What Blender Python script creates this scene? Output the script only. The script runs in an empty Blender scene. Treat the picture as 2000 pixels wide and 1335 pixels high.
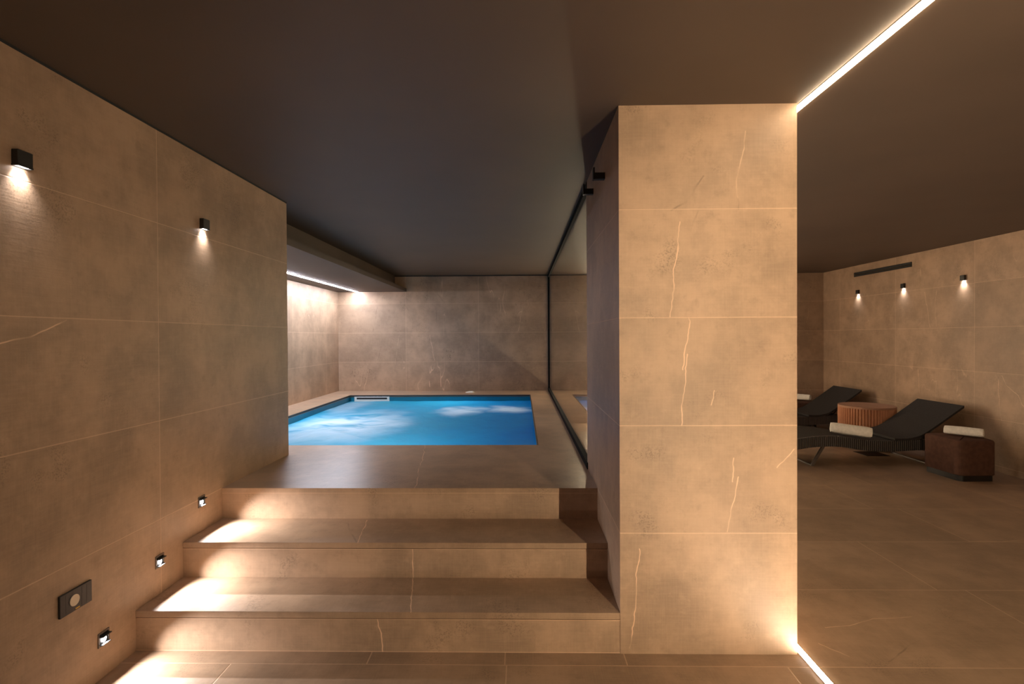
import bpy, bmesh, math, random
from mathutils import Vector, Matrix, noise as mnoise
random.seed(7)
S = bpy.context.scene
COL = S.collection

# ------------------------------------------------------------------ camera
FPX = 1023.04                       # focal length in pixels of a 2000 px wide frame
YAW, PITCH, ROLL = 0.01848, -0.00897, -0.00536
cam = bpy.data.cameras.new('camera')
cam.sensor_width = 36.0
cam.lens = FPX / 2000.0 * 36.0
cam.clip_start = 0.05
camo = bpy.data.objects.new('camera', cam)
COL.objects.link(camo)
r = Vector((math.cos(YAW), math.sin(YAW), 0))
f1 = Vector((-math.sin(YAW), math.cos(YAW), 0))
zz = Vector((0, 0, 1))
fw = f1 * math.cos(PITCH) + zz * math.sin(PITCH)
up = zz * math.cos(PITCH) - f1 * math.sin(PITCH)
rr = r * math.cos(ROLL) + up * math.sin(ROLL)
uu = up * math.cos(ROLL) - r * math.sin(ROLL)
M = Matrix((rr, uu, -fw)).transposed().to_4x4()
M.translation = Vector((0, 0, 1.4))
camo.matrix_world = M
S.camera = camo

# ------------------------------------------------------------------ light levels, world, exposure
W = bpy.data.worlds.new('world')
S.world = W
W.use_nodes = True
W.node_tree.nodes['Background'].inputs[0].default_value = (0.02, 0.017, 0.014, 1)
W.node_tree.nodes['Background'].inputs[1].default_value = 0.0
S.view_settings.view_transform = 'Standard'
S.view_settings.look = 'None'
S.view_settings.gamma = 1.0
S.view_settings.exposure = 0.0
S.cycles.use_denoising = True
S.cycles.max_bounces = 10
S.cycles.diffuse_bounces = 6
S.cycles.glossy_bounces = 5
S.cycles.transparent_max_bounces = 8
S.cycles.sample_clamp_indirect = 4.0
S.cycles.caustics_reflective = False
S.cycles.caustics_refractive = False
LED_WARM = ((1.0, 0.775, 0.51), 128.0)       # portal strips
LED_SOFT = ((0.84, 0.87, 1.0), 190.0)       # strip under the soffit
LAMP_COL = (1.0, 0.96, 0.95)
WALL_LAMP_W = 0.5
STEP_LAMP_W = 33.0
POOL_LAMP_W = 60.0

# room dimensions, metres
XL, XA, XB, XR = -1.7425, 0.429, 1.203, 4.8575
YP, Y2, Y3, YE, YB = 2.311, 2.6436, 2.9948, 3.869, 8.521
YF = -2.2
Z1, Z2, ZD, ZC = 0.1797, 0.3587, 0.536, 2.411
XPL = -3.0
GX = 0.445                                    # glass partition
PX0, PX1, PY0, PY1 = -2.6, 0.13, 4.2, 7.87    # pool opening
XS, YS = 1.229, -0.19                         # light portal


# ------------------------------------------------------------------ node helper
class N:
    def __init__(s, nt, sock):
        s.nt, s.s = nt, sock

    def _m(s, op, *a):
        n = s.nt.nodes.new('ShaderNodeMath')
        n.operation = op
        for i, v in enumerate((s,) + a):
            if isinstance(v, N):
                s.nt.links.new(v.s, n.inputs[i])
            else:
                n.inputs[i].default_value = v
        return N(s.nt, n.outputs[0])

    def __add__(s, o): return s._m('ADD', o)
    def __radd__(s, o): return s._m('ADD', o)
    def __sub__(s, o): return s._m('SUBTRACT', o)
    def __rsub__(s, o): return (s * -1.0) + o
    def __mul__(s, o): return s._m('MULTIPLY', o)
    def __rmul__(s, o): return s._m('MULTIPLY', o)
    def __truediv__(s, o): return s._m('DIVIDE', o)
    def lt(s, o): return s._m('LESS_THAN', o)
    def gt(s, o): return s._m('GREATER_THAN', o)
    def abs(s): return s._m('ABSOLUTE')
    def floor(s): return s._m('FLOOR')
    def sqrt(s): return s._m('SQRT')
    def mod(s, o): return s._m('FLOORED_MODULO', o)
    def mx(s, o): return s._m('MAXIMUM', o)
    def mn(s, o): return s._m('MINIMUM', o)
    def eq(s, o): return s._m('COMPARE', o, 0.1)

    def ramp(s, a, b, c=0.0, d=1.0, smooth=True):
        n = s.nt.nodes.new('ShaderNodeMapRange')
        n.interpolation_type = 'SMOOTHSTEP' if smooth else 'LINEAR'
        s.nt.links.new(s.s, n.inputs[0])
        for i, v in enumerate((a, b, c, d)):
            n.inputs[i + 1].default_value = v
        return N(s.nt, n.outputs[0])


def vec(nt, x, y, z):
    n = nt.nodes.new('ShaderNodeCombineXYZ')
    for i, v in enumerate((x, y, z)):
        if isinstance(v, N):
            nt.links.new(v.s, n.inputs[i])
        else:
            n.inputs[i].default_value = v
    return n.outputs[0]


def noise(nt, v, scale, detail=3.0, rough=0.55):
    n = nt.nodes.new('ShaderNodeTexNoise')
    nt.links.new(v, n.inputs['Vector'])
    n.inputs['Scale'].default_value = scale
    n.inputs['Detail'].default_value = detail
    n.inputs['Roughness'].default_value = rough
    return N(nt, n.outputs['Fac'])


def white(nt, v):
    n = nt.nodes.new('ShaderNodeTexWhiteNoise')
    n.noise_dimensions = '3D'
    nt.links.new(v, n.inputs['Vector'])
    return N(nt, n.outputs['Value'])


def mixc(nt, f, a, b):
    n = nt.nodes.new('ShaderNodeMix')
    n.data_type = 'RGBA'
    if isinstance(f, N):
        nt.links.new(f.s, n.inputs[0])
    else:
        n.inputs[0].default_value = f
    for i, c in ((6, a), (7, b)):
        if isinstance(c, tuple):
            n.inputs[i].default_value = (*c, 1)
        else:
            nt.links.new(c, n.inputs[i])
    return n.outputs[2]


def new_mat(name):
    m = bpy.data.materials.new(name)
    m.use_nodes = True
    return m, m.node_tree, m.node_tree.nodes['Principled BSDF']


def position(nt):
    g = nt.nodes.new('ShaderNodeTexCoord')
    return g.outputs['Object']


def seg_mask(u, v, a, b, w):
    """soft line of half width w from a to b in the surface's own two coordinates"""
    dx, dy = b[0] - a[0], b[1] - a[1]
    L2 = dx * dx + dy * dy
    t = (((u - a[0]) * dx + (v - a[1]) * dy) / L2).mx(0.0).mn(1.0)
    ex = u - (t * dx + a[0])
    ey = v - (t * dy + a[1])
    d = (ex * ex + ey * ey).sqrt()
    return d.ramp(w * 0.35, w, 1.0, 0.0)


def stone(name, rows=None, row0=0.0, cols=1.19, offs=None, default_off=0.0, veins=(), cracks=(),
          joint=0.0032, vmin=-99, dark=1.0, rough=0.5, strip=None, tint=(1, 1, 1), seams=(), random_veins=0.0, u_is=None):
    m, nt, bs = new_mat(name)
    pos = position(nt)
    sp = nt.nodes.new('ShaderNodeSeparateXYZ')
    nt.links.new(pos, sp.inputs[0])
    X, Y, Z = (N(nt, sp.outputs[i]) for i in range(3))
    ge = nt.nodes.new('ShaderNodeNewGeometry')
    sn = nt.nodes.new('ShaderNodeSeparateXYZ')
    nt.links.new(ge.outputs['True Normal'], sn.inputs[0])
    side = N(nt, sn.outputs[0]).abs().gt(0.6)
    flat = N(nt, sn.outputs[2]).abs().gt(0.6)
    u = X + side * (Y - X)
    v = Z + flat * (Y - Z)
    n_big = noise(nt, pos, 0.9, 2.0)
    n_mid = noise(nt, pos, 3.6, 8.0, 0.66)
    n_fine = noise(nt, pos, 34.0, 4.0, 0.7)
    grain = noise(nt, vec(nt, u * 9.0, v * 140.0, X * 0.0 + 1.7), 1.0, 2.0)      # brushed lines
    grain2 = noise(nt, vec(nt, u * 150.0, v * 7.0, X * 0.0 + 4.1), 1.0, 2.0)
    c = [0.378, 0.253, 0.167]
    c1 = tuple(0.74 * dark * k * t for k, t in zip(c, tint))
    c2 = tuple(1.30 * dark * k * t for k, t in zip(c, tint))
    f = n_mid.ramp(0.34, 0.66) * 0.6 + n_big.ramp(0.36, 0.64) * 0.4
    col = mixc(nt, f, c1, c2)
    spk_zone = noise(nt, pos, 4.3, 2.0).ramp(0.56, 0.70)
    spk = noise(nt, pos, 120.0, 2.0, 0.8).ramp(0.50, 0.60) * spk_zone
    col = mixc(nt, spk * 0.55, col, tuple(k * 0.52 for k in c1))
    col = mixc(nt, (grain.ramp(0.35, 0.7) * 0.5 + grain2.ramp(0.35, 0.7) * 0.5) * 0.16, col, tuple(k * 1.3 for k in c2))
    patch = noise(nt, pos, 15.0, 6.0, 0.7)
    col = mixc(nt, patch.ramp(0.52, 0.72) * 0.30, col, tuple(k * 1.12 for k in c2))
    col = mixc(nt, patch.ramp(0.46, 0.28) * 0.30, col, tuple(k * 0.8 for k in c1))
    height = n_fine * 0.35 + grain * 0.25 + n_mid * 0.4
    light = tuple(min(1, k * 1.85) for k in c2)
    wob = noise(nt, pos, 7.0, 3.0)
    wu, wv = u + (wob - 0.5) * 0.05, v + (noise(nt, vec(nt, v, u, Z), 5.0) - 0.5) * 0.02
    if random_veins:
        nz = noise(nt, vec(nt, u * 2.6, v * 0.55, X * 0.0 + 9.0 + len(name)), 1.0, 3.0)
        ln = (nz - 0.5).abs().ramp(0.0010, 0.0042, 1.0, 0.0)
        gate = noise(nt, pos, 1.7, 1.0).ramp(0.58, 0.68)
        col = mixc(nt, ln * gate * (0.25 * random_veins), col, light)
        nz2 = noise(nt, vec(nt, u * 4.1 + 3.0, v * 1.9, X * 0.0 + 2.0), 1.0, 4.0)
        ln2 = (nz2 - 0.53).abs().ramp(0.001, 0.006, 1.0, 0.0)
        gate2 = noise(nt, pos, 2.3, 1.0).ramp(0.56, 0.66)
        col = mixc(nt, ln2 * gate2 * (0.25 * random_veins), col, tuple(k * 0.55 for k in c1))
    tot = None
    for poly in veins:
        for a, b in zip(poly[:-1], poly[1:]):
            s_ = seg_mask(wu, wv, a, b, 0.0034)
            tot = s_ if tot is None else tot.mx(s_)
    if tot is not None:
        col = mixc(nt, tot * noise(nt, pos, 9.0, 1.0).ramp(0.3, 0.6, 0.12, 0.7), col, light)
    tot = None
    for poly in cracks:
        for a, b in zip(poly[:-1], poly[1:]):
            s_ = seg_mask(wu, wv, a, b, 0.005)
            tot = s_ if tot is None else tot.mx(s_)
    if tot is not None:
        col = mixc(nt, tot * noise(nt, pos, 11.0, 1.0)  .ramp(0.35, 0.65, 0.05, 0.5), col, tuple(k * 0.5 for k in c1))
    for sz in seams:
        col = mixc(nt, (v - sz).abs().ramp(0.0008, 0.0028, 1.0, 0.0) * 0.6, col, tuple(min(1, k_ * 1.5) for k_ in c2))
    j = None
    if rows:
        k = ((v - row0) / rows).floor()
        dv = (((v - row0) / rows + 0.5).mod(1.0) - 0.5).abs() * rows
        j = dv.ramp(joint * 0.4, joint, 1.0, 0.0) * v.gt(vmin)
        off = k * 0.0 + default_off + k.mod(2.0) * (cols * 0.5 if offs is None else 0.0)
        for i, o in (offs or {}).items():
            off = off + k.eq(float(i)) * (o - default_off)
        du = (((u - off) / cols + 0.5).mod(1.0) - 0.5).abs() * cols
        ju = du.ramp(joint * 0.4, joint, 1.0, 0.0)
        if strip:                       # cut pieces beside the stair foot have their own joints
            inside = k.eq(0.0) * u.lt(1.2)
            ju = ju * (1.0 - inside)
            for x in strip:
                ju = ju.mx((u - x).abs().ramp(joint * 0.4, joint, 1.0, 0.0) * inside)
        j = j.mx(ju)
        tile = white(nt, vec(nt, k, ((u - off) / cols).floor(), 0.0))
        col = mixc(nt, tile * 0.28, col, tuple(k_ * 0.62 for k_ in c1))
    if j is not None:
        col = mixc(nt, j * 0.55, col, tuple(min(1, k_ * 1.45) for k_ in c2))
        height = height - j * 0.7
    nt.links.new(col, bs.inputs['Base Color'])
    rg = n_mid * 0.12 + (rough - 0.06)
    nt.links.new(rg.s, bs.inputs['Roughness'])
    bs.inputs['Specular IOR Level'].default_value = 0.45
    bp = nt.nodes.new('ShaderNodeBump')
    bp.inputs['Strength'].default_value = 0.35
    bp.inputs['Distance'].default_value = 0.004
    nt.links.new(height.s, bp.inputs['Height'])
    nt.links.new(bp.outputs[0], bs.inputs['Normal'])
    return m


def plain(name, color, rough=0.5, metal=0.0, vary=0.15, scale=18.0, bump=0.0, spec=0.5):
    m, nt, bs = new_mat(name)
    pos = position(nt)
    n = noise(nt, pos, scale, 3.0)
    col = mixc(nt, n.ramp(0.3, 0.7), tuple(k * (1 - vary) for k in color), tuple(min(1, k * (1 + vary)) for k in color))
    nt.links.new(col, bs.inputs['Base Color'])
    bs.inputs['Roughness'].default_value = rough
    bs.inputs['Metallic'].default_value = metal
    bs.inputs['Specular IOR Level'].default_value = spec
    if bump:
        bp = nt.nodes.new('ShaderNodeBump')
        bp.inputs['Strength'].default_value = bump
        bp.inputs['Distance'].default_value = 0.003
        nt.links.new(noise(nt, pos, scale * 6, 2.0).s, bp.inputs['Height'])
        nt.links.new(bp.outputs[0], bs.inputs['Normal'])
    return m


def glow(name, color, strength):
    m, nt, bs = new_mat(name)
    bs.inputs['Base Color'].default_value = (0.8, 0.78, 0.74, 1)
    bs.inputs['Emission Color'].default_value = (*color, 1)
    bs.inputs['Emission Strength'].default_value = strength
    return m


# ------------------------------------------------------------------ mesh helpers
def bm_box(bm, x0, x1, y0, y1, z0, z1, bevel=0.0, seg=2):
    vs = [bm.verts.new((x, y, z)) for x in (x0, x1) for y in (y0, y1) for z in (z0, z1)]
    fs = [bm.faces.new([vs[i] for i in q]) for q in
          ((0, 1, 3, 2), (4, 6, 7, 5), (0, 4, 5, 1), (2, 3, 7, 6), (0, 2, 6, 4), (1, 5, 7, 3))]
    if bevel:
        es = list({e for f in fs for e in f.edges})
        bmesh.ops.bevel(bm, geom=es, offset=bevel, segments=seg, profile=0.5, affect='EDGES')
    return bm


def bm_prism(bm, pts, z0, z1, bevel=0.0, seg=3):
    lo = [bm.verts.new((x, y, z0)) for x, y in pts]
    hi = [bm.verts.new((x, y, z1)) for x, y in pts]
    n = len(pts)
    bm.faces.new(lo[::-1])
    top = bm.faces.new(hi)
    for i in range(n):
        bm.faces.new((lo[i], lo[(i + 1) % n], hi[(i + 1) % n], hi[i]))
    if bevel:
        bmesh.ops.bevel(bm, geom=list(top.edges), offset=bevel, segments=seg, profile=0.5, affect='EDGES')
    return bm


def bm_tube(bm, p, q, rad, n=10):
    p, q = Vector(p), Vector(q)
    d = (q - p)
    rot = d.to_track_quat('Z', 'Y').to_matrix().to_4x4()
    mat = Matrix.Translation((p + q) / 2) @ rot
    bmesh.ops.create_cone(bm, cap_ends=True, segments=n, radius1=rad, radius2=rad, depth=d.length, matrix=mat)
    return bm


def bm_bar(bm, p, q, w, t, upv=(0, 1, 0)):
    """flat bar from p to q, w wide along upv, t thick"""
    p, q = Vector(p), Vector(q)
    d = (q - p).normalized()
    a = Vector(upv).normalized()
    b = d.cross(a).normalized()
    a = b.cross(d).normalized()
    vs = []
    for c in (p, q):
        for s1, s2 in ((-1, -1), (1, -1), (1, 1), (-1, 1)):
            vs.append(bm.verts.new(c + a * (s1 * w / 2) + b * (s2 * t / 2)))
    for i in range(4):
        bm.faces.new((vs[i], vs[(i + 1) % 4], vs[4 + (i + 1) % 4], vs[4 + i]))
    bm.faces.new(vs[3::-1])
    bm.faces.new(vs[4:])
    return bm


def obj(name, bm, mat, parent=None, smooth=False):
    bmesh.ops.recalc_face_normals(bm, faces=bm.faces)
    me = bpy.data.meshes.new(name)
    bm.to_mesh(me)
    bm.free()
    if smooth:
        for p in me.polygons:
            p.use_smooth = True
    me.materials.append(mat)
    o = bpy.data.objects.new(name, me)
    COL.objects.link(o)
    if parent is not None:
        o.parent = parent
    return o


def sharp(o, ang=40):
    for p in o.data.polygons:
        p.use_smooth = True
    o.data.set_sharp_from_angle(angle=math.radians(ang))
    return o


def thing(name, label, cat, loc=(0, 0, 0), group=None):
    o = bpy.data.objects.new(name, None)
    o.empty_display_size = 0.1
    COL.objects.link(o)
    o.location = loc
    o['label'] = label
    o['category'] = cat
    if group:
        o['group'] = group
    return o


def struct(name, bm, mat):
    o = obj(name, bm, mat)
    o['kind'] = 'structure'
    return o


def box(*a, **k):
    return bm_box(bmesh.new(), *a, **k)


def dup(root, loc, label, group=None):
    c = root.copy()
    COL.objects.link(c)
    c.location = loc
    c['label'] = label
    if group:
        c['group'] = group
    for ch in root.children:
        d = ch.copy()
        COL.objects.link(d)
        d.parent = c
        for g in ch.children:
            e = g.copy()
            COL.objects.link(e)
            e.parent = d
    return c


# ------------------------------------------------------------------ materials
R0 = 0.5345
RH = 0.4738
m_left = stone('stone tiles left wall', RH, R0, 1.43, offs={}, default_off=2.483, vmin=0.3,
               veins=[[(1.60, 1.37), (1.718, 1.386), (1.824, 1.413), (1.975, 1.474)]])
m_back = stone('stone tiles back wall', RH, R0, 1.19, offs={}, default_off=-0.7, random_veins=2.2,
               cracks=[[(-1.909, 1.98), (-1.79, 1.72), (-1.686, 1.478)], [(-2.35, 1.9), (-2.43, 1.5)], [(-2.25, 1.43), (-2.36, 1.03)],
                       [(-1.45, 2.2), (-1.25, 1.97)], [(-1.40, 1.92), (-1.38, 1.6)]],
               veins=[[(-2.0, 1.44), (-2.06, 1.02)], [(-1.5, 1.44), (-1.42, 1.03)], [(0.02, 1.9), (-0.05, 1.5)]])
m_pool_wall = stone('stone tiles pool side wall', RH, R0, 1.19, offs={}, default_off=8.0, random_veins=2.0)
m_right = stone('stone tiles right wall', RH, R0, 1.19, offs={}, default_off=6.9, random_veins=1.0,
                veins=[[(5.393, 0.986), (5.331, 0.888), (5.212, 0.804), (5.17, 0.714), (5.1, 0.66)], [(6.406, 1.918), (6.326, 1.491)],
                       [(6.227, 1.915), (6.25, 1.784), (6.234, 1.501)], [(6.511, 0.98), (6.485, 0.687)], [(5.439, 0.972), (5.397, 0.528)]])
m_pillar = stone('stone tiles pillar', RH, R0, 9.0, offs={}, default_off=-4.0, vmin=0.3,
                 veins=[[(0.976, 2.293), (0.951, 2.086), (0.951, 2.0)], [(0.693, 1.901), (0.664, 1.639), (0.659, 1.489)],
                        [(0.739, 1.482), (0.703, 1.253)], [(0.725, 1.325), (0.714, 1.26), (0.698, 1.012)],
                        [(0.947, 0.784), (0.925, 0.649), (0.9, 0.541)], [(0.932, 0.868), (0.923, 0.762)],
                        [(1.19, 0.905), (1.117, 0.822)], [(0.51, 0.463), (0.503, 0.314), (0.468, 0.025)], [(0.843, 1.162), (0.827, 1.1)]],
                 cracks=[[(0.80, 2.10), (0.72, 1.99), (0.66, 1.955)], [(0.951, 2.0), (0.958, 1.955)], [(0.77, 1.95), (0.75, 1.86)]])
FO = {-1: -0.072, 0: 0.0455, 1: 1.0856, 2: 0.65, 3: 0.455, 4: 0.9, 5: 0.2, -2: 0.4}
m_floor = stone('stone floor tiles', 0.683, 2.2246, 1.19, offs=FO, default_off=0.3, joint=0.0042, rough=0.42,
                strip=(-0.675, -0.08, 0.443), dark=0.86,
                veins=[[(1.45, 2.53), (1.578, 2.547), (1.731, 2.608), (1.93, 2.629)], [(3.033, 3.603), (3.255, 3.595), (3.45, 3.63)],
                       [(1.35, 2.40), (1.42, 2.30)]],
                cracks=[[(1.565, 2.263), (1.623, 2.293), (1.734, 2.376), (1.816, 2.425)]])
m_deck = stone('stone pool deck tiles', rough=0.33, dark=0.98,
               veins=[[(-0.787, 4.2), (-0.727, 3.811), (-0.655, 3.246), (-0.619, 2.99)]])
m_riser = stone('stone stair risers', rough=0.5,
                veins=[[(-0.64, 0.15), (-0.625, 0.0)], [(-0.56, 0.33), (-0.553, 0.18)]],
                seams=(0.1465, 0.3255, 0.5065, 0.0015))
m_tread = stone('stone stair treads', rough=0.42, dark=0.9,
                veins=[[(-0.553, 2.64), (-0.53, 2.47), (-0.5, 2.289)]], cracks=[[(-0.993, 2.974), (-0.94, 2.82), (-0.85, 2.652)]])
m_tread2 = stone('stone upper tread', rough=0.42, dark=0.9,
                 veins=[[(-0.893, 2.974), (-0.84, 2.639)]], cracks=[[(-0.993, 2.974), (-0.94, 2.82), (-0.85, 2.652)]])
m_ceil = plain('dark brown ceiling paint', (0.082, 0.055, 0.039), rough=0.55, vary=0.07, scale=1.5, spec=0.35)
m_black = plain('black powder coat', (0.012, 0.011, 0.010), rough=0.45, vary=0.1)
m_rail = plain('matt black rail', (0.008, 0.007, 0.007), rough=0.8, spec=0.08)
m_steel = plain('dark brushed steel', (0.20, 0.18, 0.165), rough=0.4, metal=0.9, vary=0.1)
m_alu = plain('aluminium profile', (0.55, 0.5, 0.45), rough=0.4, metal=0.9, vary=0.05)
m_led = glow('warm light strip', LED_WARM[0], LED_WARM[1] * 0.33)
m_led_floor = glow('warm floor light strip', (1.0, 0.82, 0.62), LED_WARM[1] * 0.8)
m_led_up = glow('upright warm light strip', LED_WARM[0], LED_WARM[1] * 2.95)
m_led2 = glow('soft white light strip', *LED_SOFT)
m_lens = glow('lamp lens', LAMP_COL, 25.0)
m_liner = plain('blue pool liner', (0.005, 0.17, 0.27), rough=0.35, vary=0.1, scale=3)
m_white = plain('white plastic', (0.75, 0.74, 0.70), rough=0.4, vary=0.03)
m_dark = plain('dark opening', (0.02, 0.02, 0.02), rough=0.8)
m_seal = plain('dark edge seal', (0.03, 0.027, 0.025), rough=0.6)
m_towel = plain('white terry cloth', (0.90, 0.84, 0.74), rough=0.95, vary=0.06, scale=40, bump=0.6, spec=0.1)
m_velvet = plain('dark brown velvet', (0.095, 0.047, 0.032), rough=0.9, vary=0.12, scale=25, bump=0.15, spec=0.15)
m_plinth = plain('black plinth', (0.012, 0.011, 0.010), rough=0.35)
m_terra = plain('terracotta fluted cover', (0.46, 0.205, 0.105), rough=0.6, vary=0.06, scale=12, spec=0.3)
m_terra_top = plain('terracotta top cover', (0.36, 0.19, 0.115), rough=0.7, vary=0.06, scale=12, spec=0.3)
m_sling = plain('black woven sling', (0.026, 0.022, 0.020), rough=0.75, vary=0.15, scale=60, bump=0.3, spec=0.3)
m_cream = plain('cream button', (0.72, 0.60, 0.46), rough=0.5, vary=0.03)
m_yellow = plain('yellow mark', (0.65, 0.42, 0.05), rough=0.5, vary=0.02)


def wicker_mat():
    m, nt, bs = new_mat('dark wicker weave')
    pos = position(nt)
    sp = nt.nodes.new('ShaderNodeSeparateXYZ')
    nt.links.new(pos, sp.inputs[0])
    X, Z = N(nt, sp.outputs[0]), N(nt, sp.outputs[2])
    rib = ((X / 0.021).mod(1.0) - 0.5).abs() * 2.0
    over = ((Z / 0.012 + (X / 0.021).floor() * 0.5).mod(1.0) - 0.5).abs() * 2.0
    h = rib.ramp(0.05, 0.6, 1.0, 0.0) * 0.8 + over * 0.2
    col = mixc(nt, h, (0.012, 0.010, 0.009), (0.095, 0.076, 0.062))
    nt.links.new(col, bs.inputs['Base Color'])
    bs.inputs['Roughness'].default_value = 0.5
    bp = nt.nodes.new('ShaderNodeBump')
    bp.inputs['Strength'].default_value = 0.8
    bp.inputs['Distance'].default_value = 0.006
    nt.links.new(h.s, bp.inputs['Height'])
    nt.links.new(bp.outputs[0], bs.inputs['Normal'])
    return m


m_wicker = wicker_mat()


def glass_mat():
    m, nt, bs = new_mat('clear glass pane')
    nt.nodes.remove(bs)
    out = nt.nodes['Material Output']
    fr = nt.nodes.new('ShaderNodeFresnel')
    ge = nt.nodes.new('ShaderNodeNewGeometry')          # a thin pane reflects the same from both of its faces
    back = N(nt, ge.outputs['Backfacing'])
    nt.links.new((back * (1 / 1.52 - 1.52) + 1.52).s, fr.inputs['IOR'])
    tr = nt.nodes.new('ShaderNodeBsdfTransparent')
    tr.inputs[0].default_value = (0.86, 0.88, 0.86, 1)
    gl = nt.nodes.new('ShaderNodeBsdfGlossy')
    gl.inputs['Roughness'].default_value = 0.01
    gl.inputs[0].default_value = (0.95, 0.95, 0.95, 1)
    mx = nt.nodes.new('ShaderNodeMixShader')
    nt.links.new(fr.outputs[0], mx.inputs[0])
    nt.links.new(tr.outputs[0], mx.inputs[1])
    nt.links.new(gl.outputs[0], mx.inputs[2])
    nt.links.new(mx.outputs[0], out.inputs[0])
    return m


m_glass = glass_mat()


def water_mat():
    """aerated spa water: light from the pool lamps comes up through it, white foam where the jets break the surface"""
    m, nt, bs = new_mat('aerated pool water')
    nt.nodes.remove(bs)
    out = nt.nodes['Material Output']
    pos = position(nt)
    sp = nt.nodes.new('ShaderNodeSeparateXYZ')
    nt.links.new(pos, sp.inputs[0])
    X, Y = N(nt, sp.outputs[0]), N(nt, sp.outputs[1])
    wx = X + (noise(nt, pos, 1.3, 3.0) - 0.5) * 0.7
    wy = Y + (noise(nt, vec(nt, Y, X, 3.0), 1.1, 3.0) - 0.5) * 1.0

    def blob(cx, cy, rx, ry, soft=0.75):
        ex, ey = (wx - cx) / rx, (wy - cy) / ry
        return (ex * ex + ey * ey).sqrt().ramp(1.0 - soft, 1.0, 1.0, 0.0)
    wisps = noise(nt, vec(nt, wx * 0.9, wy * 1.5, 0.0), 1.5, 3.0, 0.5)
    foam = blob(-1.90, 5.75, 0.85, 1.35, 0.85) * wisps.ramp(0.28, 0.52)
    foam = foam.mx(blob(-0.80, 6.85, 0.42, 0.55) * wisps.ramp(0.25, 0.6))
    foam = foam.mx(blob(-0.22, 6.95, 0.40, 0.55) * wisps.ramp(0.25, 0.6))
    foam = foam.mx(blob(-2.40, 7.2, 0.35, 0.9) * 0.35).mn(1.0)
    deep = noise(nt, vec(nt, X * 0.8, Y * 0.45, 5.0), 1.2, 2.0).ramp(0.35, 0.65)
    milky = (X.ramp(-0.1, -1.3) * 0.75 + deep * 0.25).mn(1.0)
    col = mixc(nt, milky, (0.004, 0.17, 0.42), (0.035, 0.33, 0.47))
    col = mixc(nt, foam * 0.92, col, (0.82, 0.80, 0.84))
    df = nt.nodes.new('ShaderNodeBsdfDiffuse')
    tl = nt.nodes.new('ShaderNodeBsdfTranslucent')
    nt.links.new(col, df.inputs[0])
    nt.links.new(col, tl.inputs[0])
    a = nt.nodes.new('ShaderNodeMixShader')
    a.inputs[0].default_value = 0.55
    nt.links.new(df.outputs[0], a.inputs[1])
    nt.links.new(tl.outputs[0], a.inputs[2])
    gl = nt.nodes.new('ShaderNodeBsdfGlossy')
    gl.inputs['Roughness'].default_value = 0.22
    fr = nt.nodes.new('ShaderNodeFresnel')
    fr.inputs['IOR'].default_value = 1.2
    bp = nt.nodes.new('ShaderNodeBump')
    bp.inputs['Strength'].default_value = 0.25
    bp.inputs['Distance'].default_value = 0.03
    nt.links.new(noise(nt, vec(nt, X * 2.0, Y * 1.2, 0.0), 5.0, 3.0).s, bp.inputs['Height'])
    for n in (gl, fr, df):
        nt.links.new(bp.outputs[0], n.inputs['Normal'])
    b = nt.nodes.new('ShaderNodeMixShader')
    nt.links.new((N(nt, fr.outputs[0]) * 0.55).s, b.inputs[0])
    nt.links.new(a.outputs[0], b.inputs[1])
    nt.links.new(gl.outputs[0], b.inputs[2])
    nt.links.new(b.outputs[0], out.inputs[0])
    return m


m_water = water_mat()

# ------------------------------------------------------------------ the setting
bm = bmesh.new()
bm_box(bm, -1.80, XR + .05, YF - .05, Y3 + .05, -0.12, 0.0)
bm_box(bm, GX - .03, XR + .05, Y3 + .05, YB + .05, -0.12, 0.0)
struct('floor', bm, m_floor)
struct('ceiling', box(-3.3, XR + .1, YF - .1, YB + .1, ZC, ZC + .12), m_ceil)
struct('wall_left', box(-3.3, XL, YF, YE, 0.0, ZC), m_left)
struct('wall_pool_left', box(-3.3, XPL, YE, YB, -0.8, ZC), m_pool_wall)
struct('wall_back', box(-3.3, XR + .1, YB, YB + .15, -0.8, ZC), m_back)
struct('wall_right', box(XR, XR + .1, YF, YB, 0.0, ZC), m_right)
struct('wall_front', box(-3.3, XR + .1, YF - .1, YF, 0.0, ZC), m_back)
struct('wall_portal', box(XA, XS + .03, YS - 1.1, YS - .012, 0.0, ZC), m_pillar)      # facing the pillar, behind the camera
# the raised deck around the pool, one slab with an opening
bm = bmesh.new()
for q in ((XL - 1.3, GX + .02, Y3, PY0), (XPL, PX0, PY0, PY1), (PX1, GX + .02, PY0, PY1), (XPL, GX + .02, PY1, YB)):
    x0, x1, y0, y1 = q
    bm_box(bm, x0, x1, y0, y1, ZD - .028, ZD)
bm_box(bm, GX - .03, GX + .02, Y3 + .2, YB, 0.0, ZD - .028)
d = struct('floor_deck', bm, m_deck)
# dropped box over the left of the pool: a slab with a recessed upper band
bm = bmesh.new()
bm_box(bm, XPL, -1.875, YE, YB, 2.152, 2.205)
bm_box(bm, XPL, -1.90, YE, YB, 2.205, 2.215)
bm_box(bm, XPL, -2.065, YE, YB, 2.215, ZC)
struct('ceiling_soffit', bm, m_ceil)

# thin dark strips painting the shade of the gaps where walls meet the ceiling
struct('gap_shade_1', box(XL - .001, XL + .002, YF, YE, ZC - .010, ZC), m_dark)
struct('gap_shade_2', box(XPL, GX, YB - .002, YB + .001, ZC - .014, ZC), m_dark)

# ------------------------------------------------------------------ pillar and stairs
o = obj('pillar', box(XA, XB, YP, 3.45, 0.0, ZC), m_pillar)
o['label'] = 'large square stone clad pillar with pale veins, right of the stairs'
o['category'] = 'pillar'

t = thing('staircase', 'three brown stone steps leading up to the pool deck', 'stairs', (0, YP, 0))


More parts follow.
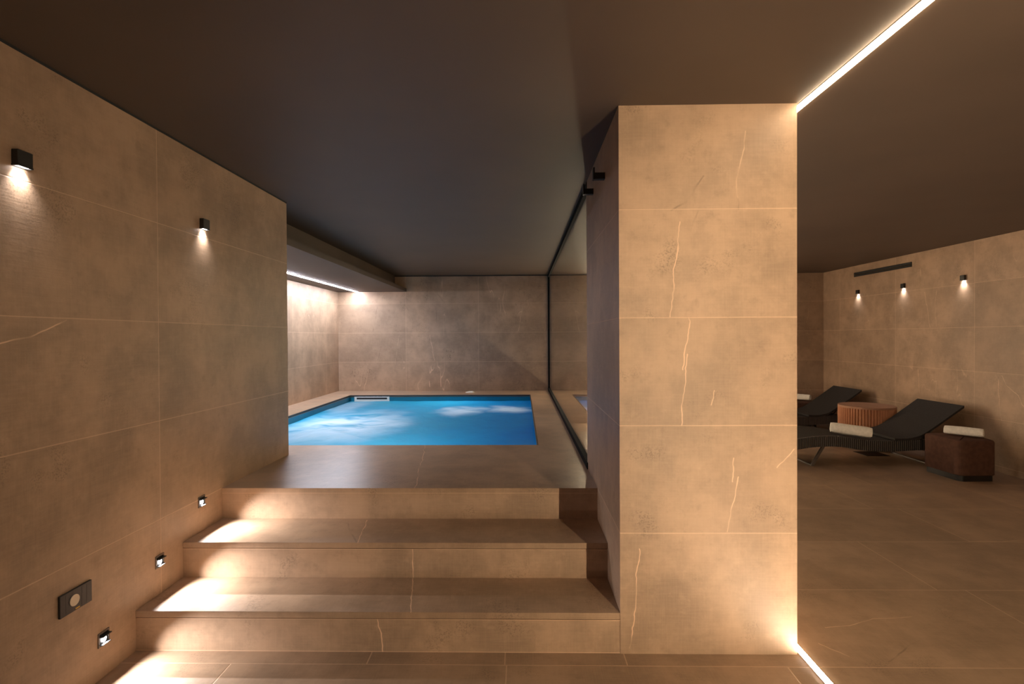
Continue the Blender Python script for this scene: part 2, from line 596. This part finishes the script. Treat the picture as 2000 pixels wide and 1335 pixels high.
def child(name, bm, mat, parent):
    o = obj(name, bm, mat, parent)
    o.matrix_parent_inverse = Matrix.Translation(-parent.location)
    return o


x0, x1 = XL + .0, XA - .0
s1 = child('step', box(x0, x1, YP + .003, Y2 + .0, 0.0, Z1 - .032), m_riser, t)
s2 = child('step', box(x0, x1, Y2 + .003, Y3 + .0, 0.0, Z2 - .032), m_riser, t)
s3 = child('step', box(x0, x1, Y3 + .003, Y3 + .25, 0.0, ZD - .028), m_riser, t)
for st, y0, y1, z, mt in ((s1, YP, Y2 + .02, Z1, m_tread), (s2, Y2, Y3 + .02, Z2, m_tread2)):
    obj('tread', box(x0, x1, y0, y1, z - .029, z, bevel=.0015, seg=1), mt, st)

# ------------------------------------------------------------------ glass partition
t = thing('glass_partition', 'tall clear glass screen in thin black frame beside the pool', 'glass partition')
obj('glass_pane', box(GX - .005, GX + .005, 3.44, YB - .02, ZD + .02, ZC - .03), m_glass, t)
obj('bottom_rail', box(GX - .022, GX + .022, 3.42, YB, ZD, ZD + .042), m_rail, t)
obj('top_rail', box(GX - .018, GX + .018, 3.42, YB, ZC - .045, ZC), m_rail, t)
obj('end_post', box(GX - .018, GX + .018, YB - .04, YB, ZD + .03, ZC - .045), m_rail, t)

# ------------------------------------------------------------------ pool
t = thing('swimming_pool', 'small blue plunge pool with foaming water set in the raised deck', 'pool')
bm = bmesh.new()
zb = -0.75
for q in ((PX0 - .03, PX0, PY0 - .03, PY1 + .03), (PX1, PX1 + .03, PY0 - .03, PY1 + .03), (PX0, PX1, PY0 - .03, PY0), (PX0, PX1, PY1, PY1 + .03)):
    bm_box(bm, *q, zb, ZD - .029)
bm_box(bm, PX0 - .03, PX1 + .03, PY0 - .03, PY1 + .03, zb - .05, zb)
obj('basin', bm, m_liner, t)
bm = bmesh.new()
for q in ((PX0, PX0 + .012, PY0, PY1), (PX1 - .012, PX1, PY0, PY1), (PX0 + .012, PX1 - .012, PY1 - .012, PY1)):
    bm_box(bm, *q, ZD - .020, ZD + .002)
obj('edge_seal', bm, m_seal, t)
bm = bmesh.new()
bmesh.ops.create_grid(bm, x_segments=90, y_segments=120, size=0.5)
for v in bm.verts:
    x = PX0 + (v.co.x + .5) * (PX1 - PX0)
    y = PY0 + (v.co.y + .5) * (PY1 - PY0)
    z = 0.446 + 0.008 * mnoise.noise(Vector((x * 1.8, y * 1.2, 0))) + 0.004 * mnoise.noise(Vector((x * 6, y * 4, 3)))
    v.co = (x, y, z)
obj('water', bm, m_water, t, smooth=True)
sk = obj('skimmer', box(-2.53, -2.00, PY1 - .012, PY1 + .02, 0.40, ZD - .016), m_white, t)
obj('skimmer_opening', box(-2.495, -2.035, PY1 - .015, PY1 - .009, 0.475, ZD - .034), m_dark, sk)
for i, (lx, ly, lz) in enumerate(((PX0 + .03, 6.0, -0.35), (-1.2, PY0 + .03, -0.40), (-1.0, PY1 - .03, -0.35))):
    bm = bmesh.new()
    n = (Vector((1, 0, 0)), Vector((0, 1, 0)), Vector((0, -1, 0)))[i]
    bm_tube(bm, Vector((lx, ly, lz)) - n * .02, Vector((lx, ly, lz)), 0.09, 20)
    pl = obj('pool_lamp', bm, m_white, t)
    L = bpy.data.lights.new('pool_light', 'POINT')
    L.energy = POOL_LAMP_W
    L.color = (0.75, 0.92, 1.0)
    L.shadow_soft_size = 0.08
    lo = bpy.data.objects.new('pool_light', L)
    COL.objects.link(lo)
    lo.parent = pl
    lo.location = Vector((lx, ly, lz)) + n * .12

# small white thing on the far ledge
bm = bmesh.new()
bmesh.ops.create_icosphere(bm, subdivisions=3, radius=1.0)
for v in bm.verts:
    k = 1 + 0.25 * mnoise.noise(v.co * 2.0)
    v.co = Vector((v.co.x * .075 * k - .815, v.co.y * .05 * k + 8.22, max(0, v.co.z) * .022 * k + ZD))
o = obj('white_cloth', bm, m_towel, smooth=True)
o['label'] = 'small crumpled white cloth lying on the ledge behind the pool'
o['category'] = 'cloth'


# ------------------------------------------------------------------ light strips
def strip(label, a, b, c, mat):
    """a,b: box corners of the lit diffuser; c: box corners of the thin metal channel"""
    t = thing('light_strip', label, 'light strip', group='linear light strips')
    obj('channel', box(*c), m_alu, t)
    obj('diffuser', box(*a, bevel=b, seg=2), mat, t)
    return t


hw = 0.013
YE2 = YB - .002
strip('long warm light strip running across the ceiling past the pillar top', (XS - hw, XS + hw, YS, YE2 - .012, ZC - .010, ZC - .001), .003,
      (XS - .017, XS + .017, YS, YE2, ZC - .0025, ZC + .001), m_led)
strip('warm light strip set flush in the floor past the pillar foot', (XS - hw, XS + hw, YS, YE2 - .012, 0.001, 0.005), .001,
      (XS - .017, XS + .017, YS, YE2, -0.001, 0.0025), m_led_floor)
fs = strip('upright warm light strip on the wall end facing the pillar', (XS - hw, XS + hw, YS - .009, YS, 0.006, ZC - .012), .002,
      (XS - .017, XS + .017, YS - .012, YS - .007, 0.006, ZC - .012), m_led_up)
for sx in (-1, 1):  # unseen flanges added to cut this strip's sideways light, mainly on the left wall
    obj('light_cut_flange', box(*sorted((XS + sx * .0135, XS + sx * .0165)), YS - .012, YS + .011, 0.006, ZC - .012), m_alu, fs)
strip('upright warm light strip on the back wall behind the pillar', (XS - hw, XS + hw, YE2 - .009, YE2 - .001, 0.006, ZC - .012), .002,
      (XS - .017, XS + .017, YE2 - .003, YE2 + .003, 0.006, ZC - .012), m_led_up)
strip('soft white light strip under the dropped ceiling box above the pool', (-2.685, -2.655, YE + .05, YB - .03, 2.144, 2.1515), .002,
      (-2.69, -2.65, YE + .04, YB - .02, 2.149, 2.153), m_led2)


# ------------------------------------------------------------------ wall lamps
def wall_lamp(label, loc, side, group):
    """side +1: on a wall facing +X, -1: facing -X. loc = centre of the back plate on the wall"""
    t = thing('wall_lamp', label, 'wall lamp', loc, group)
    e, dp = .029, .024
    sx = lambda p, q: sorted((side * p, side * q))
    obj('lamp_body', box(*sx(0, dp), -e, e, -.020, .030, bevel=.002, seg=1), m_black, t)
    bm = bmesh.new()
    for q in ((.0, .003, -e, e), (dp - .003, dp, -e, e), (.003, dp - .003, -e, -e + .004), (.003, dp - .003, e - .004, e)):
        bm_box(bm, *sx(q[0], q[1]), q[2], q[3], -.026, -.020)
    obj('lamp_rim', bm, m_black, t)
    obj('lamp_lens', box(*sx(.004, dp - .004), -e + .008, e - .008, -.0235, -.0205), m_lens, t)
    L = bpy.data.lights.new('lamp_light', 'AREA')
    L.shape = 'RECTANGLE'
    L.size = .012
    L.size_y = .036
    L.energy = WALL_LAMP_W
    L.color = LAMP_COL
    L.spread = math.radians(95)
    lo = bpy.data.objects.new('lamp_light', L)
    COL.objects.link(lo)
    lo.parent = t
    lo.location = (side * dp * .5, 0, -.027)
    return t


wall_lamp('square black downlight high on the left wall, the one nearer the camera', (XL, 1.793, 2.024), 1, 'left wall downlights')
wall_lamp('square black downlight high on the left wall, the one nearer the pool', (XL, 2.840, 2.024), 1, 'left wall downlights')
for y, lb in ((7.648, 'black downlight on the right lounge wall, under the left end of the vent'),
              (6.752, 'black downlight on the right lounge wall, below the right end of the vent'),
              (5.845, 'black downlight on the right lounge wall, beyond the vent, nearest the camera')):
    wall_lamp(lb, (XR, y, 2.024), -1, 'right wall downlights')


# ------------------------------------------------------------------ recessed stair lamps
def step_lamp(label, y, z):
    t = thing('step_lamp', label, 'step light', (XL, y, z), 'recessed stair lights')
    e = .029
    bm = bmesh.new()
    for q in ((-e, e, e - .006, e), (-e, e, -e, -e + .006), (-e, -e + .006, -e + .006, e - .006), (e - .006, e, -e + .006, e - .006)):
        bm_box(bm, 0.0, .004, *q)
    obj('lamp_frame', bm, m_steel, t)
    bm = bmesh.new()
    bm_box(bm, 0.0, .0012, -e + .006, e - .006, -e + .006, e - .006)
    bm_box(bm, .0012, .019, -e + .006, e - .006, .012, .016)        # hood above the lens
    bm_box(bm, .0012, .016, -e + .006, e - .006, -.022, -.019)      # lip below it
    obj('lamp_hood', bm, m_black, t)
    bm = bmesh.new()
    bm_tube(bm, (.0012, 0, -.004), (.004, 0, -.004), .012, 16)
    obj('lamp_lens', bm, m_lens, t)
    L = bpy.data.lights.new('lamp_light', 'SPOT')
    L.energy = STEP_LAMP_W
    L.color = LAMP_COL
    L.spot_size = math.radians(112)
    L.spot_blend = 1.0
    L.shadow_soft_size = 0.003
    lo = bpy.data.objects.new('lamp_light', L)
    COL.objects.link(lo)
    lo.parent = t
    lo.location = (.0075, 0, -.004)
    lo.rotation_euler = Vector((1, 0, -.78)).to_track_quat('-Z', 'Y').to_euler()
    return t


step_lamp('small square stair light low on the left wall, beside the floor before the first step', 2.131, .163)
step_lamp('small square stair light low on the left wall, beside the lowest step', 2.471, .338)
step_lamp('small square stair light low on the left wall, beside the second step', 2.803, .520)

# ------------------------------------------------------------------ switch plate
t = thing('switch_plate', 'black rectangular switch plate with round cream button, low on the left wall', 'switch', (XL, 1.994, .394))
pl = obj('plate', box(0, .009, -.073, .073, -.0425, .0425, bevel=.0015, seg=1), m_black, t)
bm = bmesh.new()
bm_tube(bm, (.008, -.010, 0.000), (.0115, -.010, 0.000), .0215, 32)
obj('button', bm, m_cream, t)
obj('yellow_mark', box(.0085, .0098, -.006, .014, -.038, -.033), m_yellow, t)
for y in (-.048, .024, .047):
    obj('module_line', box(.0086, .0094, y - .0006, y + .0006, -.036, .036), m_seal, t)


# ------------------------------------------------------------------ hooks on the pillar side
def hook(label, y, z):
    t = thing('wall_hook', label, 'hook', (XA, y, z), 'black hooks on the pillar')
    obj('hook_arm', box(-.052, 0, -.016, .016, -.017, .015), m_black, t)
    obj('hook_lip', box(-.060, -.052, -.016, .016, -.019, .042), m_black, t)


hook('small black hook on the shaded side of the pillar, the one nearer its front edge', 2.70, 2.222)
hook('small black hook on the shaded side of the pillar, the one beside the glass track', 3.13, 2.262)

# ------------------------------------------------------------------ vent
t = thing('air_vent', 'long dark slot air vent high on the right lounge wall', 'vent', (XR, 7.176, 2.281))
bm = bmesh.new()
hy, hz = .562, .031
for q in ((-hy, hy, hz - .008, hz), (-hy, hy, -hz, -hz + .008), (-hy, -hy + .01, -hz + .008, hz - .008), (hy - .01, hy, -hz + .008, hz - .008)):
    bm_box(bm, -.008, 0, *q)
obj('vent_frame', bm, m_black, t)
obj('vent_slot', box(-.002, 0, -hy + .01, hy - .01, -hz + .008, hz - .008), m_dark, t)
bm = bmesh.new()
bm_bar(bm, (-.005, -hy + .012, -.004), (-.005, hy - .012, -.004), .014, .003, (.5, 0, 1))
obj('vent_blade', bm, plain('dark bronze blade', (.07, .055, .04), .45, .4), t)

# ------------------------------------------------------------------ loungers
RAIL = [(2.62, .215), (2.78, .258), (2.96, .293), (3.12, .316), (3.28, .325), (3.42, .319), (3.58, .296), (3.74, .276), (3.90, .270),
        (4.05, .274), (4.22, .283), (4.40, .290), (4.56, .292)]


def spl(pts, n):
    out = []
    for i in range(len(pts) - 1):
        p0, p1, p2, p3 = pts[max(i - 1, 0)], pts[i], pts[i + 1], pts[min(i + 2, len(pts) - 1)]
        for k in range(n):
            t = k / n
            out.append(tuple(0.5 * (2 * b + (c - a) * t + (2 * a - 5 * b + 4 * c - d_) * t * t + (3 * b - a - 3 * c + d_) * t ** 3)
                             for a, b, c, d_ in zip(p0, p1, p2, p3)))
    out.append(pts[-1])
    return out


def bm_sheet(bm, prof, y0, y1, th):
    """profile in x,z swept from y0 to y1; th is the thickness below (positive) measured down"""
    n = len(prof)
    rows = []
    for y in (y0, y1):
        rows.append(([bm.verts.new((x, y, z)) for x, z in prof], [bm.verts.new((x, y, z - th)) for x, z in prof]))
    (a, al), (b, bl) = rows
    for i in range(n - 1):
        bm.faces.new((a[i], a[i + 1], b[i + 1], b[i]))
        bm.faces.new((al[i + 1], al[i], bl[i], bl[i + 1]))
        bm.faces.new((a[i + 1], a[i], al[i], al[i + 1]))
        bm.faces.new((b[i], b[i + 1], bl[i + 1], bl[i]))
    for i in (0, n - 1):
        bm.faces.new((a[i], b[i], bl[i], al[i]))
    return bm


LX, LY, LW = 3.6, 5.99, .66          # lounger base point and width


def make_lounger(label):
    t = thing('sun_lounger', label, 'sun lounger', (LX, LY, 0), 'sun loungers')
    h = LW / 2
    loc = lambda prof: [(x - LX, z) for x, z in prof]
    rp = loc(spl(RAIL, 4))
    for s in (-1, 1):
        bm = bmesh.new()
        y = s * (h - .017)
        bm_sheet(bm, rp, y - .017, y + .017, .112)
        sharp(obj('side_rail', bm, m_wicker, t))
    bm = bmesh.new()
    bm_sheet(bm, [(x, z - .004) for x, z in rp if x < 4.03 - LX], -h + .034, h - .034, .02)
    sharp(obj('seat', bm, m_sling, t))
    for i, (xx, zz_) in enumerate((rp[0], rp[-1])):
        bm = bmesh.new()
        bm_box(bm, xx - .014 + .014 * (1 - 2 * i), xx + .014 + .014 * (1 - 2 * i), -h + .034, h - .034, zz_ - .108, zz_ - .03)
        obj('end_rail', bm, m_wicker, t)
    back = spl([(3.98, .296), (4.08, .293), (4.17, .302), (4.27, .335), (4.40, .420), (4.55, .527), (4.71, .642)], 5)
    bm = bmesh.new()
    bm_sheet(bm, [(x - LX, z + .004) for x, z in back], -h, h, .024)
    b = sharp(obj('backrest', bm, m_sling, t))
    bm = bmesh.new()
    for s in (-1, 1):
        bm_bar(bm, (4.47 - LX, s * (h - .06), .45), (4.33 - LX, s * (h - .06), .262), .02, .012)
    bm_tube(bm, (4.44 - LX, -h + .05, .43), (4.44 - LX, h - .05, .43), .010)
    obj('backrest_strut', bm, m_steel, b)
    for xt, xb in ((3.235, 3.115), (4.30, 4.40)):
        for s in (-1, 1):
            bm = bmesh.new()
            bm_bar(bm, (xt - LX, s * (h - .020), .215), (xb - LX, s * (h - .020), .008), .018, .030)
            obj('leg', bm, m_steel, t)
        bm = bmesh.new()
        bm_box(bm, xb - LX - .014, xb - LX + .014, -h + .01, h - .01, 0.0, .018, bevel=.003, seg=1)
        obj('foot_bar', bm, m_steel, t)
    return t


L1 = make_lounger('black woven sun lounger with raised back, the nearer one with the towel on its seat')
dup(L1, (LX, LY + 1.68, 0), 'black woven sun lounger with raised back, the farther one near the back corner')


# ------------------------------------------------------------------ poufs
def rounded(pts, rad, n=6):
    out = []
    m = len(pts)
    for i in range(m):
        p, a, b = Vector(pts[i]), Vector(pts[i - 1]), Vector(pts[(i + 1) % m])
        da, db = (a - p).normalized(), (b - p).normalized()
        s, e = p + da * rad, p + db * rad
        for k in range(n + 1):
            q = k / n
            out.append(tuple((1 - q) ** 2 * s + 2 * q * (1 - q) * p + q * q * e))
    return out


def bm_loft(bm, pts, levels):
    """closed outline pts swept through (inset, z) levels"""
    cx, cy = sum(p[0] for p in pts) / len(pts), sum(p[1] for p in pts) / len(pts)
    rings = []
    for d, z in levels:
        ring = []
        for x, y in pts:
            v = Vector((x - cx, y - cy))
            v *= 1 - d / v.length
            ring.append(bm.verts.new((v.x + cx, v.y + cy, z)))
        rings.append(ring)
    n = len(pts)
    for a, b in zip(rings[:-1], rings[1:]):
        for i in range(n):
            bm.faces.new((a[i], a[(i + 1) % n], b[(i + 1) % n], b[i]))
    bm.faces.new(rings[0][::-1])
    bm.faces.new(rings[-1])
    return bm


def pouf(label, loc):
    t = thing('pouf', label, 'pouf', loc, 'dark brown poufs')
    plan = [(-.200, .215), (-.185, -.175), (-.15, -.215), (.165, -.205), (.215, .02), (.205, .20), (.08, .25)]
    bm = bmesh.new()
    bm_loft(bm, rounded(plan, .035), [(.010, .055), (0, .062), (0, .366), (.003, .378), (.010, .387), (.024, .392)])
    sharp(obj('cushion', bm, m_velvet, t), 50)
    bm = bmesh.new()
    bm_prism(bm, rounded([(x * .93, y * .93) for x, y in plan], .02), 0.0, .056)
    sharp(obj('plinth', bm, m_plinth, t), 50)
    return t


p1 = pouf('dark brown upholstered pouf holding a rolled towel, in front of the nearer lounger', (4.345, 5.265, 0))
dup(p1, (4.33, 8.235, 0), 'dark brown pouf in the back corner, mostly hidden behind the farther lounger')

t = thing('fluted_pouf', 'round terracotta pouf with fluted side, between the two loungers', 'pouf', (4.345, 6.68, 0))
bm = bmesh.new()
NF = 60
ring = []
for i in range(NF * 6):
    a = 2 * math.pi * i / (NF * 6)
    k = abs(math.sin(a * NF / 2))
    ring.append(((.296 + .015 * k) * math.cos(a), (.296 + .015 * k) * math.sin(a)))
bm_prism(bm, ring, .03, .500)
obj('fluted_side', bm, m_terra, t)
bm = bmesh.new()
bm_prism(bm, [(.311 * math.cos(2 * math.pi * i / 64), .311 * math.sin(2 * math.pi * i / 64)) for i in range(64)], .498, .522, bevel=.010)
sharp(obj('top', bm, m_terra_top, t))
bm = bmesh.new()
bm_prism(bm, [(.285 * math.cos(2 * math.pi * i / 48), .285 * math.sin(2 * math.pi * i / 48)) for i in range(48)], 0.0, .031)
obj('plinth', bm, m_plinth, t)


# ------------------------------------------------------------------ rolled towels
def towel(label, a, b, rad, seed):
    """rolled towel lying from a to b (points under the roll)"""
    a, b = Vector(a), Vector(b)
    ax = (b - a)
    ln = ax.length
    bm = bmesh.new()
    turns, n, m = 3.2, 110, 14
    th = rad / (turns + .6)
    rows = []
    for j in range(m + 1):
        s = j / m
        outer, inner = [], []
        for i in range(n + 1):
            q = i / n
            ang = 2 * math.pi * turns * q
            rr_ = rad * (.16 + .84 * q) - th * .05
            e = (abs(s - .5) * 2)
            rr_ *= 1 - .10 * e ** 8 + .035 * mnoise.noise(Vector((s * 4 + seed, math.cos(ang) * 1.2, math.sin(ang) * 1.2)))
            # the loose end sits low behind the roll
            px, pz = rr_ * math.cos(ang + 2.4), rr_ * math.sin(ang + 2.4)
            ri = rr_ - th * .62
            qx, qz = ri * math.cos(ang + 2.4), ri * math.sin(ang + 2.4)
            x = (s - .5) * ln * (1 + .015 * math.sin(ang * .7 + seed))
            flat = lambda z: max(z, -rad * .90)
            outer.append(bm.verts.new((x, px, flat(pz))))
            inner.append(bm.verts.new((x, qx, flat(qz))))
        rows.append((outer, inner))
    for j in range(m):
        (o0, i0), (o1, i1) = rows[j], rows[j + 1]
        for i in range(n):
            bm.faces.new((o0[i], o0[i + 1], o1[i + 1], o1[i]))
            bm.faces.new((i0[i + 1], i0[i], i1[i], i1[i + 1]))
        for i in (0, n):
            bm.faces.new((o0[i], o1[i], i1[i], i0[i]))
    for j in (0, m):
        o0, i0 = rows[j]
        for i in range(n):
            bm.faces.new((o0[i], i0[i], i0[i + 1], o0[i + 1]))
    ob = obj('rolled_towel', bm, m_towel, smooth=True)
    sharp(ob, 50)
    ob.location = (a + b) / 2 + Vector((0, 0, rad * .90))
    ob.rotation_euler = Vector(ax).to_track_quat('X', 'Z').to_euler()
    ob['label'] = label
    ob['category'] = 'towel'
    ob['group'] = 'rolled white towels'
    return ob


towel('rolled white towel lying on the seat of the nearer lounger', (3.432, 5.89, .314), (3.775, 5.725, .279), .070, 1.0)
towel('rolled white towel lying on the nearest dark brown pouf', (4.295, 5.40, .392), (4.49, 5.17, .392), .052, 5.0)
towel('rolled white towel on the back corner pouf, cut off by the pillar', (4.24, 8.36, .392), (4.45, 8.16, .392), .055, 9.0)

# ------------------------------------------------------------------ drain cover
t = thing('floor_drain', 'dark square drain cover in the floor under the nearer lounger', 'floor drain', (4.13, 6.26, 0))
obj('frame', box(-.135, .135, -.125, .125, 0.0, .003), m_black, t)
bm = bmesh.new()
for i in range(9):
    y = -.108 + .027 * i
    bm_box(bm, -.12, .12, y - .008, y + .008, .003, .0045)
obj('grate', bm, m_plinth, t)
